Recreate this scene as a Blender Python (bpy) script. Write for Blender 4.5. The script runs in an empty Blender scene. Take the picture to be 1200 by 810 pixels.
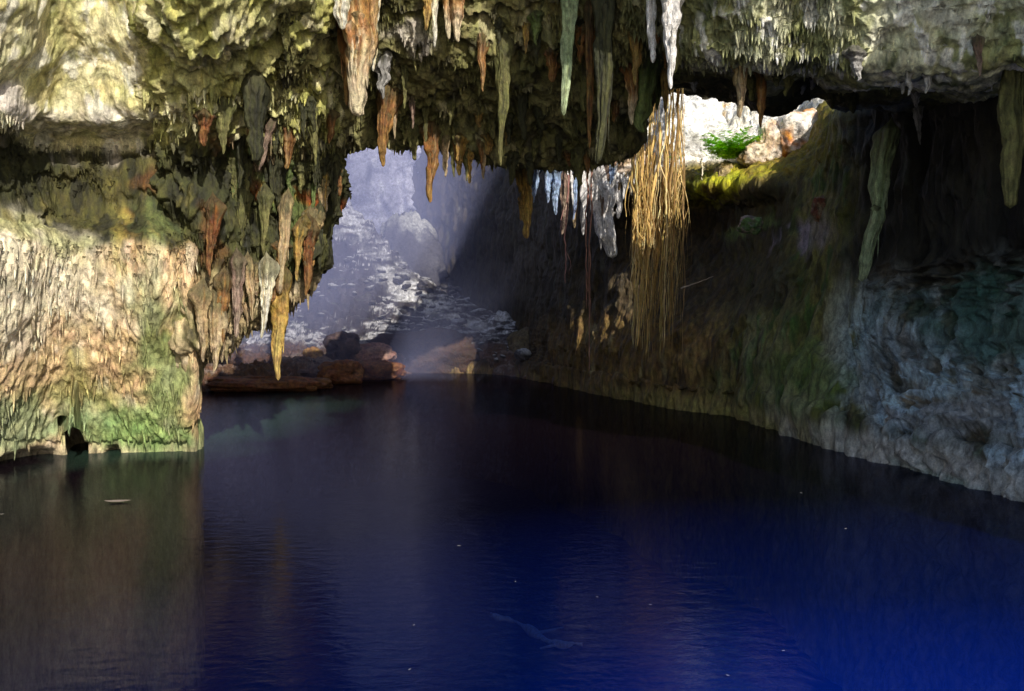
import bpy, math, random
import numpy as np
from mathutils import Vector
from mathutils.bvhtree import BVHTree

random.seed(7); RS = np.random.RandomState(11)
C = bpy.context.scene.collection
FOC = 1200 * 28 / 36.0
CAMZ = 3.0
TH = math.atan(30 / FOC)                      # the camera looks down by this much
ct, st = math.cos(TH), math.sin(TH)

def P(px, py, Y):
    """point seen at pixel (px, py) of the 1200x810 photo, Y metres ahead"""
    a = (np.asarray(px, float) - 600) / FOC; b = (405 - np.asarray(py, float)) / FOC
    dy = ct + b * st; dz = -st + b * ct
    t = np.asarray(Y, float) / dy
    return np.stack([a * t, np.broadcast_to(Y, np.shape(t)) * 1.0, CAMZ + dz * t], -1)

def yw(py, z=0.0):
    """distance at which the ray through row py reaches height z"""
    b = (405 - py) / FOC
    return (z - CAMZ) / ((-st + b * ct) / (ct + b * st))

# ------------------------------------------------------------------ noise
_perm = RS.permutation(256); _perm = np.concatenate([_perm, _perm, _perm])
_g = RS.normal(size=(256, 3)); _g /= np.linalg.norm(_g, axis=1)[:, None]
_perm = _perm.astype(np.int32); _g = _g.astype(np.float32) * 1.5
def _perlin(p):
    fl = np.floor(p); f = p - fl; pi = fl.astype(np.int32) & 255
    u = f * f * f * (f * (f * 6 - 15) + 10)
    fx, fy, fz = f[:, 0], f[:, 1], f[:, 2]
    X, Y, Z = pi[:, 0], pi[:, 1], pi[:, 2]; res = None
    A0 = _perm[X]; A1 = _perm[X + 1]
    def corner(A, dx, dy, dz):
        g = _g[_perm[_perm[A + Y + dy] + Z + dz]]
        return g[:, 0] * (fx - dx) + g[:, 1] * (fy - dy) + g[:, 2] * (fz - dz)
    def lz(A, dx, dy):
        a = corner(A, dx, dy, 0); return a + u[:, 2] * (corner(A, dx, dy, 1) - a)
    def ly(A, dx):
        a = lz(A, dx, 0); return a + u[:, 1] * (lz(A, dx, 1) - a)
    a = ly(A0, 0); return a + u[:, 0] * (ly(A1, 1) - a)
from concurrent.futures import ThreadPoolExecutor
_pool = ThreadPoolExecutor(4)
def perlin(p):
    sh = p.shape[:-1]; q = np.ascontiguousarray(p.reshape(-1, 3), np.float32)
    if len(q) < 20000: return _perlin(q).reshape(sh)
    parts = [q[i:i + 16384] for i in range(0, len(q), 16384)]
    return np.concatenate(list(_pool.map(_perlin, parts))).reshape(sh)
def fbm(p, freq=1.0, oct=4, seed=0, gain=.5, ridged=False):
    p = np.asarray(p) * freq + seed * 17.31
    a, r, s = 1.0, 0, 0
    for i in range(oct):
        n = perlin(p)
        if ridged: n = 1 - 2.2 * np.abs(n)
        r = r + a * n; s += a; a *= gain; p = p * 2.03 + 5.7
    return r / s
def sm(x, a, b):
    t = np.clip((x - a) / (b - a), 0, 1); return t * t * (3 - 2 * t)
def mix(a, b, t):
    t = np.asarray(t)[..., None]; return np.asarray(a) * (1 - t) + np.asarray(b) * t

# ------------------------------------------------------------------ materials
def new_mat(name):
    m = bpy.data.materials.new(name); m.use_nodes = True
    nt = m.node_tree; nt.nodes.clear()
    out = nt.nodes.new('ShaderNodeOutputMaterial')
    return m, nt, out
def rock_mat(name, scale=1.0, stretch=.35, rough=(.45, .95), bump=.6, var=.68, spec=.4, tint=None):
    m, nt, out = new_mat(name)
    N = nt.nodes.new; L = nt.links.new
    b = N('ShaderNodeBsdfPrincipled'); L(b.outputs[0], out.inputs[0])
    tc = N('ShaderNodeTexCoord'); mp = N('ShaderNodeMapping'); L(tc.outputs['Object'], mp.inputs[0])
    mp.inputs['Scale'].default_value = (1, 1, stretch)
    at = N('ShaderNodeAttribute'); at.attribute_name = 'Col'
    n1 = N('ShaderNodeTexNoise'); n1.inputs['Scale'].default_value = 7 * scale; n1.inputs['Detail'].default_value = 9; n1.inputs['Roughness'].default_value = .68
    L(mp.outputs[0], n1.inputs[0])
    n2 = N('ShaderNodeTexNoise'); n2.inputs['Scale'].default_value = 30 * scale; n2.inputs['Detail'].default_value = 6; n2.inputs['Roughness'].default_value = .7
    L(tc.outputs['Object'], n2.inputs[0])
    vo = N('ShaderNodeTexVoronoi'); vo.inputs['Scale'].default_value = 9 * scale; L(mp.outputs[0], vo.inputs[0])
    r1 = N('ShaderNodeMapRange'); r1.inputs[1].default_value = .33; r1.inputs[2].default_value = .68; r1.inputs[3].default_value = 1 - var; r1.inputs[4].default_value = 1 + var
    L(n1.outputs[0], r1.inputs[0])
    r2 = N('ShaderNodeMapRange'); r2.inputs[1].default_value = .3; r2.inputs[2].default_value = .7; r2.inputs[3].default_value = .7; r2.inputs[4].default_value = 1.3
    L(n2.outputs[0], r2.inputs[0])
    mu = N('ShaderNodeMath'); mu.operation = 'MULTIPLY'; L(r1.outputs[0], mu.inputs[0]); L(r2.outputs[0], mu.inputs[1])
    vm = N('ShaderNodeVectorMath'); vm.operation = 'SCALE'; L(at.outputs['Color'], vm.inputs[0]); L(mu.outputs[0], vm.inputs['Scale'])
    hs = N('ShaderNodeHueSaturation'); L(vm.outputs[0], hs.inputs['Color']); hs.inputs['Saturation'].default_value = 1.12
    r4 = N('ShaderNodeMapRange'); r4.inputs[1].default_value = .35; r4.inputs[2].default_value = .65; r4.inputs[3].default_value = .487; r4.inputs[4].default_value = .513
    n3 = N('ShaderNodeTexNoise'); n3.inputs['Scale'].default_value = 3.3 * scale; n3.inputs['Detail'].default_value = 5; L(tc.outputs['Object'], n3.inputs[0])
    L(n3.outputs[0], r4.inputs[0]); L(r4.outputs[0], hs.inputs['Hue'])
    L(hs.outputs[0], b.inputs['Base Color'])
    r3 = N('ShaderNodeMapRange'); r3.inputs[1].default_value = .35; r3.inputs[2].default_value = .65; r3.inputs[3].default_value = rough[0]; r3.inputs[4].default_value = rough[1]
    L(n1.outputs[0], r3.inputs[0]); L(r3.outputs[0], b.inputs['Roughness'])
    b.inputs['Specular IOR Level'].default_value = spec
    ad = N('ShaderNodeMath'); ad.operation = 'MULTIPLY_ADD'; L(n2.outputs[0], ad.inputs[0]); ad.inputs[1].default_value = .35; L(n1.outputs[0], ad.inputs[2])
    a2 = N('ShaderNodeMath'); a2.operation = 'MULTIPLY_ADD'; L(vo.outputs['Distance'], a2.inputs[0]); a2.inputs[1].default_value = .5; L(ad.outputs[0], a2.inputs[2])
    bu = N('ShaderNodeBump'); bu.inputs['Strength'].default_value = bump; bu.inputs['Distance'].default_value = .12 / scale
    L(a2.outputs[0], bu.inputs['Height']); L(bu.outputs[0], b.inputs['Normal'])
    return m
M_ROCK = rock_mat('cave_rock'); M_ROCK_SLAB = rock_mat('broken_rock', scale=.8, stretch=1.0, bump=.5)
M_STAL = rock_mat('dripstone', scale=1.7, stretch=.45, rough=(.35, .85), bump=.85, var=.6)
M_WOOD = rock_mat('root_bark', scale=4, stretch=.15, rough=(.6, .95), bump=.3, var=.35)
M_LEAF = rock_mat('leaf', scale=3, stretch=1, rough=(.5, .7), bump=.1, var=.3)

# ------------------------------------------------------------------ mesh builders
def link_mesh(name, verts, faces, mat, col=None, parent=None, smooth=True):
    me = bpy.data.meshes.new(name)
    verts = np.asarray(verts, np.float32); faces = np.asarray(faces, np.int32)
    me.vertices.add(len(verts)); me.vertices.foreach_set('co', verts.ravel())
    k = faces.shape[1]
    me.loops.add(faces.size); me.loops.foreach_set('vertex_index', faces.ravel())
    me.polygons.add(len(faces)); me.polygons.foreach_set('loop_start', np.arange(0, faces.size, k, dtype=np.int32))
    me.update(calc_edges=True)
    me.polygons.foreach_set('use_smooth', np.full(len(faces), smooth))
    if col is not None:
        a = me.color_attributes.new('Col', 'FLOAT_COLOR', 'POINT')
        c4 = np.ones((len(verts), 4), np.float32); c4[:, :3] = np.clip(col, 0.001, .92)
        a.data.foreach_set('color', c4.ravel())
    me.materials.append(mat)
    o = bpy.data.objects.new(name, me); C.objects.link(o)
    if parent: o.parent = parent
    return o
def tag(o, label=None, cat=None, group=None, kind=None):
    if label: o['label'] = label
    if cat: o['category'] = cat
    if group: o['group'] = group
    if kind: o['kind'] = kind
    return o
def grid_faces(nv, nu, keep=None):
    i = np.arange(nv * nu).reshape(nv, nu)
    f = np.stack([i[:-1, :-1], i[:-1, 1:], i[1:, 1:], i[1:, :-1]], -1)
    return f.reshape(-1, 4) if keep is None else f[keep]
def crm(ctrl, n):
    """Catmull-Rom along axis 0"""
    k = len(ctrl); t = np.linspace(0, k - 1, n); i = np.minimum(t.astype(int), k - 2); f = (t - i)
    sh = [n] + [1] * (ctrl.ndim - 1); f = f.reshape(sh)
    g = lambda j: ctrl[np.clip(j, 0, k - 1)]
    p0, p1, p2, p3 = g(i - 1), g(i), g(i + 1), g(i + 2)
    return .5 * ((2 * p1) + (-p0 + p2) * f + (2 * p0 - 5 * p1 + 4 * p2 - p3) * f ** 2 + (-p0 + 3 * p1 - 3 * p2 + p3) * f ** 3)
def normals(p, toward):
    du = np.gradient(p, axis=1); dv = np.gradient(p, axis=0)
    n = np.cross(du, dv); n /= (np.linalg.norm(n, axis=-1, keepdims=True) + 1e-9)
    if (n * (toward - p)).sum(-1).mean() < 0: n = -n
    return n
SURF = {}
BLOBS = []     # pigment patches: (point, radius, colour, strength)
def blob(px, py, Y, r, col, s=1.0): return (P(px, py, Y), r, np.array(col), s)
def paint(col, p, blobs, seed=3):
    w = p + .9 * np.stack([fbm(p, .8, 3, seed), fbm(p, .8, 3, seed + 1), fbm(p, .8, 3, seed + 2)], -1)
    br = fbm(p * [1, 1, .5], 2.2, 4, seed + 5)
    for c, r, k, s in blobs:
        r = np.asarray(r, float)
        d = np.sqrt((((w - c) / r) ** 2).sum(-1))
        a = s * sm(-(d - .55 * br), -1.25, -.45)
        col = mix(col, k, a)
    return col
def sheet(name, ctrl, nu, nv, disp, colour, mat, toward=(0, 0, 3), kind='structure', keep=None, blobs=()):
    p = crm(crm(np.asarray(ctrl, float), nv).transpose(1, 0, 2), nu).transpose(1, 0, 2)
    n = normals(p, np.array(toward))
    d = disp(p)
    q = p + n * d[..., None]
    n2 = normals(q, np.array(toward))
    q = q + n2 * fine(q)[..., None]
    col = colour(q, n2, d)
    col = paint(col, q, blobs)
    kf = None
    if keep is not None:
        k = keep(p); kf = k[:-1, :-1] & k[1:, 1:] & k[1:, :-1] & k[:-1, 1:]
    f = grid_faces(nv, nu, kf)
    o = link_mesh(name, q.reshape(-1, 3), f, mat, col.reshape(-1, 3))
    tag(o, kind=kind)
    if name in ('cave_ceiling', 'cave_wall_left', 'cave_wall_right', 'cave_curtain'):
        qd = q[::4, ::4]; SURF[name] = BVHTree.FromPolygons([tuple(v) for v in qd.reshape(-1, 3).tolist()], grid_faces(*qd.shape[:2]).tolist())
    return o, q, col, n2
def fine(p):
    return .022 * fbm(p * [1, 1, .4], 4.5, 3, 31)
def drape(p, big=.35, mid=.16, rid=.14, fs=1.0):
    w = p + .5 * np.stack([fbm(p, .5, 2, 8), fbm(p, .5, 2, 9), p[..., 0] * 0], -1)
    s = np.array([1, 1, .16])
    return (big * fbm(p, .38 * fs, 3, 1) + mid * fbm(p * [1, 1, .55], 1.3 * fs, 4, 2)
            + rid * fbm(w * s, 1.9 * fs, 4, 4, ridged=True) - .03)
def tiers(p, per=.9, amp=.14, jag=1.0, fx=4.0, seed=800):
    """stacked drip curtains: each tier swells downward and breaks off in a ragged row of tips"""
    k = p[..., 2] / per + .9 * fbm(p * [1, 1, .2], .6, 3, seed) + jag * .55 * fbm(p * [fx, fx, .25], 1, 3, seed + 1)
    fr = k - np.floor(k)
    a = .5 + fbm(p * [1, 1, .5] + np.floor(k)[..., None] * 1.7, .8, 2, seed + 2)
    return amp * np.clip(a, .1, 1.2) * 2 * ((1 - fr) ** 1.3 * sm(fr, 0, .10) - .4)
def pits(p):
    return -.14 * sm(fbm(p * [1, 1, .5], 1.7, 4, 66), .18, .55)

# palettes (albedo)
CREAM = (.60, .55, .34); TAN = (.47, .35, .20); MOSS = (.085, .092, .025); OLIVE = (.17, .165, .05)
DARK = (.028, .026, .018); GREEN = (.20, .33, .11); PALE = (.68, .62, .56); RUST = (.15, .07, .03); WHITE = (.82, .80, .76)
def palette(p, cols, seed, freq=.9, sharp=.18):
    a = fbm(p * [1, 1, .6], freq, 5, seed); b = fbm(p * [1, 1, .35], freq * 2.6, 4, seed + 3)
    c = mix(cols[0], cols[1], sm(a, -sharp, sharp))
    c = mix(c, cols[2], sm(b, .08, .08 + sharp) * .8)
    if len(cols) > 3: c = mix(c, cols[3], sm(fbm(p * [1, 1, .3], freq * 1.7, 4, seed + 7), .22, .4) * .85)
    return c

# ------------------------------------------------------------------ 1. left wall (pillar)
colsL = [-420, -220, -80, 0, 60, 120, 180, 212, 226, 228, 212]
yb = [11.0, 14.0, yw(560), yw(546), yw(534), yw(530), yw(529), yw(528), yw(528), yw(528) + 1.3, yw(528) + 3.5]
rowsL = [(-350, -4.2), (-150, -3.8), (0, -3.2), (60, -2.75), (100, -2.45), (135, -2.3), (150, -2.0), (165, -1.45), (205, -1.3), (255, -1.35),
         (286, -1.85), (340, -1.7), (400, -1.25), (460, -.7), (510, -.2)]
ctrl = []
for py, dy in rowsL:
    ctrl.append([P(px + ((7 * math.sin(py * .047) + 4 * math.sin(py * .13) - 2 if px > 200 else 0) if py > 150 else (12 if px > 200 else 0)), py, y + dy * (1 if px < 200 else .8)) for px, y in zip(colsL, yb)])
row = [P(px, 405, y) for px, y in zip(colsL, yb)]
def at_z(row, z):
    return [np.array([r[0], r[1], z]) for r in row]
# keep x from the pixel column at the waterline
ctrl.append(at_z(row, -.02)); ctrl.append(at_z([r + np.array([-.3, .5, 0]) for r in row], -8.0))
def colL(p, n, d):
    z = p[..., 2]
    up = palette(p, [(.55, .51, .26), (.74, .69, .44), (.88, .85, .72), (.20, .20, .07)], 41, 1.1)
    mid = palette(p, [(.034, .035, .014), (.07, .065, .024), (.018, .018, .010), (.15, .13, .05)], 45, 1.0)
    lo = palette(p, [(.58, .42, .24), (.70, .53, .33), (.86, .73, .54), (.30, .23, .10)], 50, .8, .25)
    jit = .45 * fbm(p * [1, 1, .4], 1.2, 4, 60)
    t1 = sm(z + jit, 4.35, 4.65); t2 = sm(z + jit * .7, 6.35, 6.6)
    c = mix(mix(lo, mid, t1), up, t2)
    st_ = fbm(p * [1, 1, .09], 4.5, 3, 77)
    c = c * (1 + .38 * np.clip(st_, -.8, .8))[..., None]
    c = mix(c, (.50, .44, .30), .7 * sm(-z + .3 * jit, -.42, -.15))    # bleached band at the waterline
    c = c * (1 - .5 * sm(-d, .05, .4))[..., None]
    return c
bl = [blob(75, 118, 13.9, (2.0, 3, .42), PALE, .95), blob(150, 90, 13.9, (1.2, 2, .3), (.7, .68, .55), .6), blob(212, 420, 18, (.55, 4, 3.2), (.20, .28, .11), .8), blob(175, 500, 18, (.9, 3, .9), (.28, .36, .16), .7), blob(150, 500, 18, (1.4, 3, .55), (.22, .33, .12), .8),
      blob(30, 495, 16.5, (1.4, 3, .6), (.25, .36, .2), .7), blob(20, 335, 14.8, (2.4, 3, 1.2), (.84, .78, .62), .75), blob(195, 380, 17, (.35, 3, .9), (.16, .17, .06), .6),
      blob(245, 160, 16, (.35, 2, .35), RUST, .9), blob(150, 190, 15.5, (.5, 2, .25), (.13, .065, .03), .8), blob(105, 245, 15, (.3, 2, .3), (.18, .08, .03), .8),
      blob(100, 225, 15, (.3, 2, 1.2), (.33, .30, .10), .6), blob(20, 280, 14.8, (1.2, 2, .25), (.36, .36, .15), .6), blob(80, 460, 16.4, (.9, 2, .6), (.26, .27, .09), .6)]
def dispL(p):
    z = p[..., 2]; lo = sm(z, 5.2, 4.3); up = sm(z, 6.2, 6.8)
    d = drape(p, .28, .12, .10) * (1 - .35 * lo) + .7 * pits(p) * (1 - .7 * lo) + up * .22 * fbm(p, .9, 4, 95)
    d += .065 * fbm(p * [1, 1, .06], 3.2, 3, 90, ridged=True) * lo + .03 * fbm(p * [1, 1, .05], 7, 2, 97, ridged=True) * lo + tiers(p, 2.0, .035, 1.6, 3.0, 810) * lo + tiers(p, .8, .10, 1.0, 3.0, 815) * (1 - lo) * (1 - up)
    c = P(93, 517, yw(531)); q = (p - c) / [.2, 3, .62]
    c2 = P(93, 560, yw(531))
    d -= 1.7 * sm(-np.sqrt(q[..., 0] ** 2 + q[..., 2] ** 2), -1.1, -.75) * (p[..., 1] < 19)
    for px, w_, h_ in ((62, .28, .25), (15, .3, .2), (130, .2, .16)):
        c = P(px, 532, yw(531)); q = (p - c) / [w_, 3, h_]
        d -= .5 * sm(-np.sqrt(q[..., 0] ** 2 + q[..., 2] ** 2), -1.1, -.7) * (p[..., 1] < 19)
    return d
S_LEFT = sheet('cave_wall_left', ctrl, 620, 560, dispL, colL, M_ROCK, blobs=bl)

# ------------------------------------------------------------------ 2. curtain right of the pillar
colsC = [125, 190, 240, 280, 320, 360, 384, 392, 380]
lipC = [430, 430, 412, 385, 365, 315, 245, 225, 225]
yc = [18.2, 16.3, 16.0, 16.5, 17, 17.5, 18.0, 19.5, 22]
ctrl = [[] for _ in range(14)]
for px, lp, y in zip(colsC, lipC, yc):
    L_ = [(-350, -3.4), (-150, -2.9), (0, -2.1), (60, -1.2), (110, -.5), (150, .2)]
    L_ += [(150 + (lp - 150) * t, d) for t, d in ((.2, .7), (.4, .9), (.6, 1.0), (.8, 1.2), (1, 1.6))]
    L_ += [(lp - 6, 2.6), (lp - 40, 5), (lp - 120, 9)]
    for k, (py, dy) in enumerate(L_): ctrl[k].append(P(px, py, y + dy))
def colC(p, n, d):
    z = p[..., 2]
    up = palette(p, [(.38, .37, .14), (.52, .50, .25), (.66, .62, .42), (.11, .12, .04)], 141, 1.2)
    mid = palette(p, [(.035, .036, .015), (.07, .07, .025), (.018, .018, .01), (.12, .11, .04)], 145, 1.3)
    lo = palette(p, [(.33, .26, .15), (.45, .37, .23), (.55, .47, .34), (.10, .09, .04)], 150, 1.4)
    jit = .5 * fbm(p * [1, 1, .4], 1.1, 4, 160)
    c = mix(mix(lo, mid, sm(z + jit, 3.75, 4.25)), up, sm(z + .5 * jit - np.clip(p[..., 0] + 4.8, 0, 9) * .75, 6.45, 6.8))  # mossy face darkened for the ceiling's shadow, its slanting edge painted in
    c = c * (1 + .5 * np.clip(fbm(p * [1, 1, .08], 5, 3, 177), -.8, .8))[..., None]
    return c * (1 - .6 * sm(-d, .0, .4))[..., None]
bl = [blob(248, 285, 17, (.28, 3, .7), (.13, .065, .03), .8), blob(350, 238, 19, (.7, 3, .3), (.22, .06, .02), .9), blob(310, 175, 17, (.3, 2, .4), (.3, .2, .13), .6),
      blob(335, 260, 18, (.3, 3, 1.2), (.12, .16, .05), .6), blob(240, 160, 16, (.3, 2, .35), RUST, .8)]
def dispC(p):
    return drape(p, .45, .25, .3, 1.2) + 1.2 * pits(p) + .08 * fbm(p * [1, 1, .10], 4, 3, 91, ridged=True) + tiers(p, .9, .16, 1.3, 3.0, 820)
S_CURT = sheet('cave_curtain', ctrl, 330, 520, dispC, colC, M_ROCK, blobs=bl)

# ------------------------------------------------------------------ 3. ceiling
cc = [(330, 15, 185, 17.5), (380, 16, 178, 18.8), (450, 17, 168, 20), (520, 17.3, 172, 20.5), (600, 17.3, 188, 20.8), (680, 16.5, 190, 20.6),
      (738, 15.2, 172, 19.8), (766, 14.4, 104, 19.0), (820, 13.8, 99, 19.0), (860, 13.4, 108, 19.0), (905, 13.2, 127, 18.8), (950, 13., 110, 18.5), (985, 12.8, 126, 18), (1050, 12.6, 122, 17.5),
      (1130, 12.2, 116, 16), (1200, 11.8, 112, 15), (1320, 10.6, 100, 13.2), (1500, 9.4, 90, 11.5)]
ctrl = [[] for _ in range(13)]
for px, y0, lp, yl in cc:
    doline = 670 < px < 1060
    L_ = [(-230, np.interp(px, [500, 800], [.80, .90]) * y0), (-140, np.interp(px, [500, 800], [.87, .93]) * y0), (-60, np.interp(px, [500, 800], [.94, .965]) * y0)]
    dull = [(0, 0), (.2, .12), (.4, .27), (.6, .5), (.8, .78), (1, 1)] if px < 800 else [(0, 0), (.22, .02), (.45, .06), (.64, .12), (.82, .55), (1, 1)]
    L_ += [(lp * t, y0 + (yl - y0) * k) for t, k in dull]
    L_ += [(lp + 1, yl + .8), (lp - 4, yl + 1.2), (lp - 10, yl + 1.4), (lp - 16, yl + 1.6)] if doline else [(lp - 2, yl + 1), (lp - 18, yl + 1.8), (lp - 60, yl + 3.5), (lp - 110, yl + 5)]
    for k, (py, yy) in enumerate(L_): ctrl[k].append(P(px, py, yy))
def colR(p, n, d):
    x, y, z = p[..., 0], p[..., 1], p[..., 2]
    mid = palette(p, [(.13, .125, .05), (.25, .235, .11), (.045, .04, .025), (.40, .37, .22)], 241, 1.2)
    rt = palette(p, [(.34, .35, .17), (.62, .62, .44), (.88, .87, .80), (.10, .12, .04)], 245, 1.1, .1)
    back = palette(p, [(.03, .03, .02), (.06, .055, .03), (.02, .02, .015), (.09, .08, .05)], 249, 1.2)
    lf = palette(p, [(.38, .37, .14), (.52, .50, .25), (.66, .62, .42), (.11, .12, .04)], 141, 1.2)
    u = x / y
    jit = .1 * fbm(p, .6, 3, 260)
    c = mix(mid, rt, sm(u + jit, .12, .24) * sm(y + 8 * jit, 16.5, 14))
    c = mix(c, back, sm(u + jit, .15, .3) * sm(y + 6 * jit, 15.5, 17.5))  # lit right band painted pale, shaded lip behind it painted dark
    c = mix(c, lf, sm(-(u + jit), .26, .30) * sm(-(z + 4 * jit), -8.0, -8.3) * 0)
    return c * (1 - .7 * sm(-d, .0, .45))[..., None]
bl = [blob(470, 15, 16, (.8, 1.5, .4), PALE, .9), blob(610, 160, 22, (.5, 1, .3), (.2, .05, .02), .7), blob(560, 20, 16.5, (.6, 1, .3), (.2, .1, .04), .6), blob(1010, 140, 18, (.9, 2, .3), (.16, .19, .24), .9), blob(1010, 85, 14.5, (.3, 1, .3), (.4, .34, .28), .7),
      blob(1090, 30, 12.6, (.9, 2, .4), (.62, .62, .56), .7), blob(760, 50, 16, (.4, 2, .5), (.1, .1, .04), .5)]
def dispR(p):
    w = p * [1, 1, 1]
    return .45 * fbm(p, .4, 3, 201) + .30 * fbm(p, 1.0, 4, 202) + .10 * fbm(p, 2.6, 3, 204, ridged=True) + 1.2 * pits(p) + tiers(p, .8, .17, 1.2, 2.4, 830) * sm(-p[..., 0] / p[..., 1], -.24, -.16)
S_CEIL = sheet('cave_ceiling', ctrl, 900, 460, dispR, colR, M_ROCK, blobs=bl)

# ------------------------------------------------------------------ 4. right and rear wall, rising to the sunlit sinkhole slope
W = {470: (436.5, [(420, 8), (380, 13), (320, 16), (250, 17), (190, 18), (150, 18), (100, 18), (60, 19)]),
     520: (437, [(420, 5), (385, 9), (330, 11), (250, 12), (190, 12), (150, 13), (100, 14), (60, 15)]),
     565: (438, [(422, 3), (392, 6.5), (340, 8), (270, 8.5), (210, 8.5), (160, 9), (110, 10), (60, 11)]),
     605: (441, [(427, 1.5), (402, 4), (360, 5), (290, 5.5), (230, 6), (180, 6.5), (140, 7), (90, 8)]),
     660: (453, [(430, .3), (395, .6), (340, 1.5), (280, 2), (225, 2.5), (190, 3), (150, 3.5), (100, 4)]),
     715: (465, [(440, .3), (405, .6), (350, 1.6), (290, 2.0), (240, 1.4), (205, .6), (170, 3), (100, 8)]),
     780: (478, [(450, .2), (415, .5), (350, 2.2), (290, 4.2), (240, 4.4), (213, 1.6), (170, 5), (95, 12)]),
     850: (487, [(455, .2), (410, .5), (350, 1.8), (290, 3.6), (242, 4.0), (214, 1.6), (170, 6), (90, 13)]),
     900: (501, [(460, .2), (405, .6), (345, 1.6), (290, 2.6), (244, 3.2), (212, 2.6), (172, 6.5), (90, 15)]),
     950: (517, [(480, .2), (420, .8), (350, 1.8), (290, 2.6), (240, 3.2), (196, 4.0), (168, 7.5), (95, 13)]),
     982: (527, [(500, .2), (440, 1), (370, 2), (300, 2.4), (220, 2.6), (160, 2.8), (134, 3.6), (122, 9)]),
     1060: (547, [(520, .2), (470, .7), (410, 1.7), (330, 1.9), (230, 2), (150, 2.2), (112, 2.8), (108, 8)]),
     1130: (565, [(540, .2), (490, .6), (425, 1.4), (330, 1.8), (240, 1.8), (150, 2), (100, 2), (40, 2.5)]),
     1200: (584, [(565, .1), (525, .4), (450, 1.1), (350, 1.4), (250, 1.4), (150, 1.5), (100, 1.5), (30, 2)]),
     1350: (640, [(610, .1), (560, .3), (470, .8), (350, 1.0), (250, 1.0), (150, 1.1), (80, 1.1), (0, 1.5)]),
     1650: (760, [(720, .1), (640, .2), (500, .4), (350, .5), (200, .6), (80, .8), (-50, 1), (-200, 1.2)])}
ctrl = [[] for _ in range(10)]
for px, (w_, lst) in W.items():
    y = yw(w_); q = P(px, w_, y)
    ctrl[0].append(np.array([q[0] + .2, q[1] + .6, -8.])); ctrl[1].append(np.array([q[0], q[1], -.05]))
    for k, (py, dy) in enumerate(lst): ctrl[k + 2].append(P(px, py, y + dy))
def colW(p, n, d):
    x, y, z = p[..., 0], p[..., 1], p[..., 2]
    u = x / y; jit = fbm(p, .6, 4, 301)
    rt = palette(p, [(.09, .09, .07), (.20, .17, .13), (.36, .38, .38), (.05, .13, .08)], 341, .7, .12)
    grn = palette(p, [(.13, .14, .045), (.21, .20, .08), (.08, .15, .05), (.04, .035, .015)], 345, .9, .12)
    brn = palette(p, [(.17, .11, .045), (.27, .18, .08), (.08, .05, .025), (.30, .24, .13)], 349, .9)
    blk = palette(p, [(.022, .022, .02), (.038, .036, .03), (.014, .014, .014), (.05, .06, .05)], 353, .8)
    brn = brn * (.25 + .75 * sm(u + .05 * jit, .0, .1))[..., None]  # far end painted darker to soften the shadow edge falling there
    c = mix(brn, grn, sm(u + .06 * jit, .24, .31)); c = mix(c, rt, sm(u + .06 * jit, .40, .46))
    topz = mix([0], [0], 0)[0] if False else (4.2 + .8 * jit)
    c = mix(c, blk, sm(z, topz - .8, topz + .4) * sm(u + .05 * jit, .39, .44))  # upper right wall painted near black for the gloom under the roof
    c = mix(c, blk * 1.3 + np.array([.025, .016, .004]), .85 * sm(z, 2.6 + jit, 3.8 + jit) * sm(-(u + .03 * jit), -.38, -.33) )  # shaded recess below the ledge painted dark as well
    c = c * (1 + .6 * np.clip(fbm(p * [1, 1, .1], 4.5, 3, 377), -.8, .8))[..., None]
    sl_ = sm(u, .42, .5) * sm(-z, -4.5, -2.5)
    qs = p.copy(); qs[..., 0] = x + 1.3 * z * sl_; qs = qs + .3 * np.stack([fbm(p, .7, 2, 18), fbm(p, .7, 2, 19), x * 0], -1)
    hl = fbm(qs * [1, 1, .06], 1.2, 4, 94, ridged=True) + .35 * fbm(p, .5, 3, 392)
    flute_hl = sm(hl, .22, .5) * sm(-z + jit, -4.3, -2.7) * sm(fbm(qs * [1, 1, .35], .45, 3, 393), -.28, .12)
    c = mix(c * (1 - .45 * sm(-hl, -.05, .25))[..., None], mix((.34, .33, .22), (.58, .74, .86), sm(u, .38, .46)), flute_hl * sm(u, .2, .42) * .85)  # pale highlights painted along the flutes, grooves between them darkened
    foot = sm(-z + .25 * jit, -.75, -.25)
    c = mix(c, mix(mix((.24, .17, .08), (.36, .29, .12), sm(u, .08, .18)), (.66, .62, .58), sm(u + .12 * jit, .30, .44)), .8 * foot)
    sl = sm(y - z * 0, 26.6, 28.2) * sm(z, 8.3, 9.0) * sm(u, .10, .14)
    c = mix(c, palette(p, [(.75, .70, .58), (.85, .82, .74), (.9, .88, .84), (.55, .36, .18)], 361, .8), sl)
    c = mix(c, (.22, .17, .04), (1 - sl) * sm(z, 6.9, 7.6) * sm(u, .2, .23) * sm(-u, -.41, -.38))
    return c * (1 - .6 * sm(-d, .0, .4))[..., None]
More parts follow.
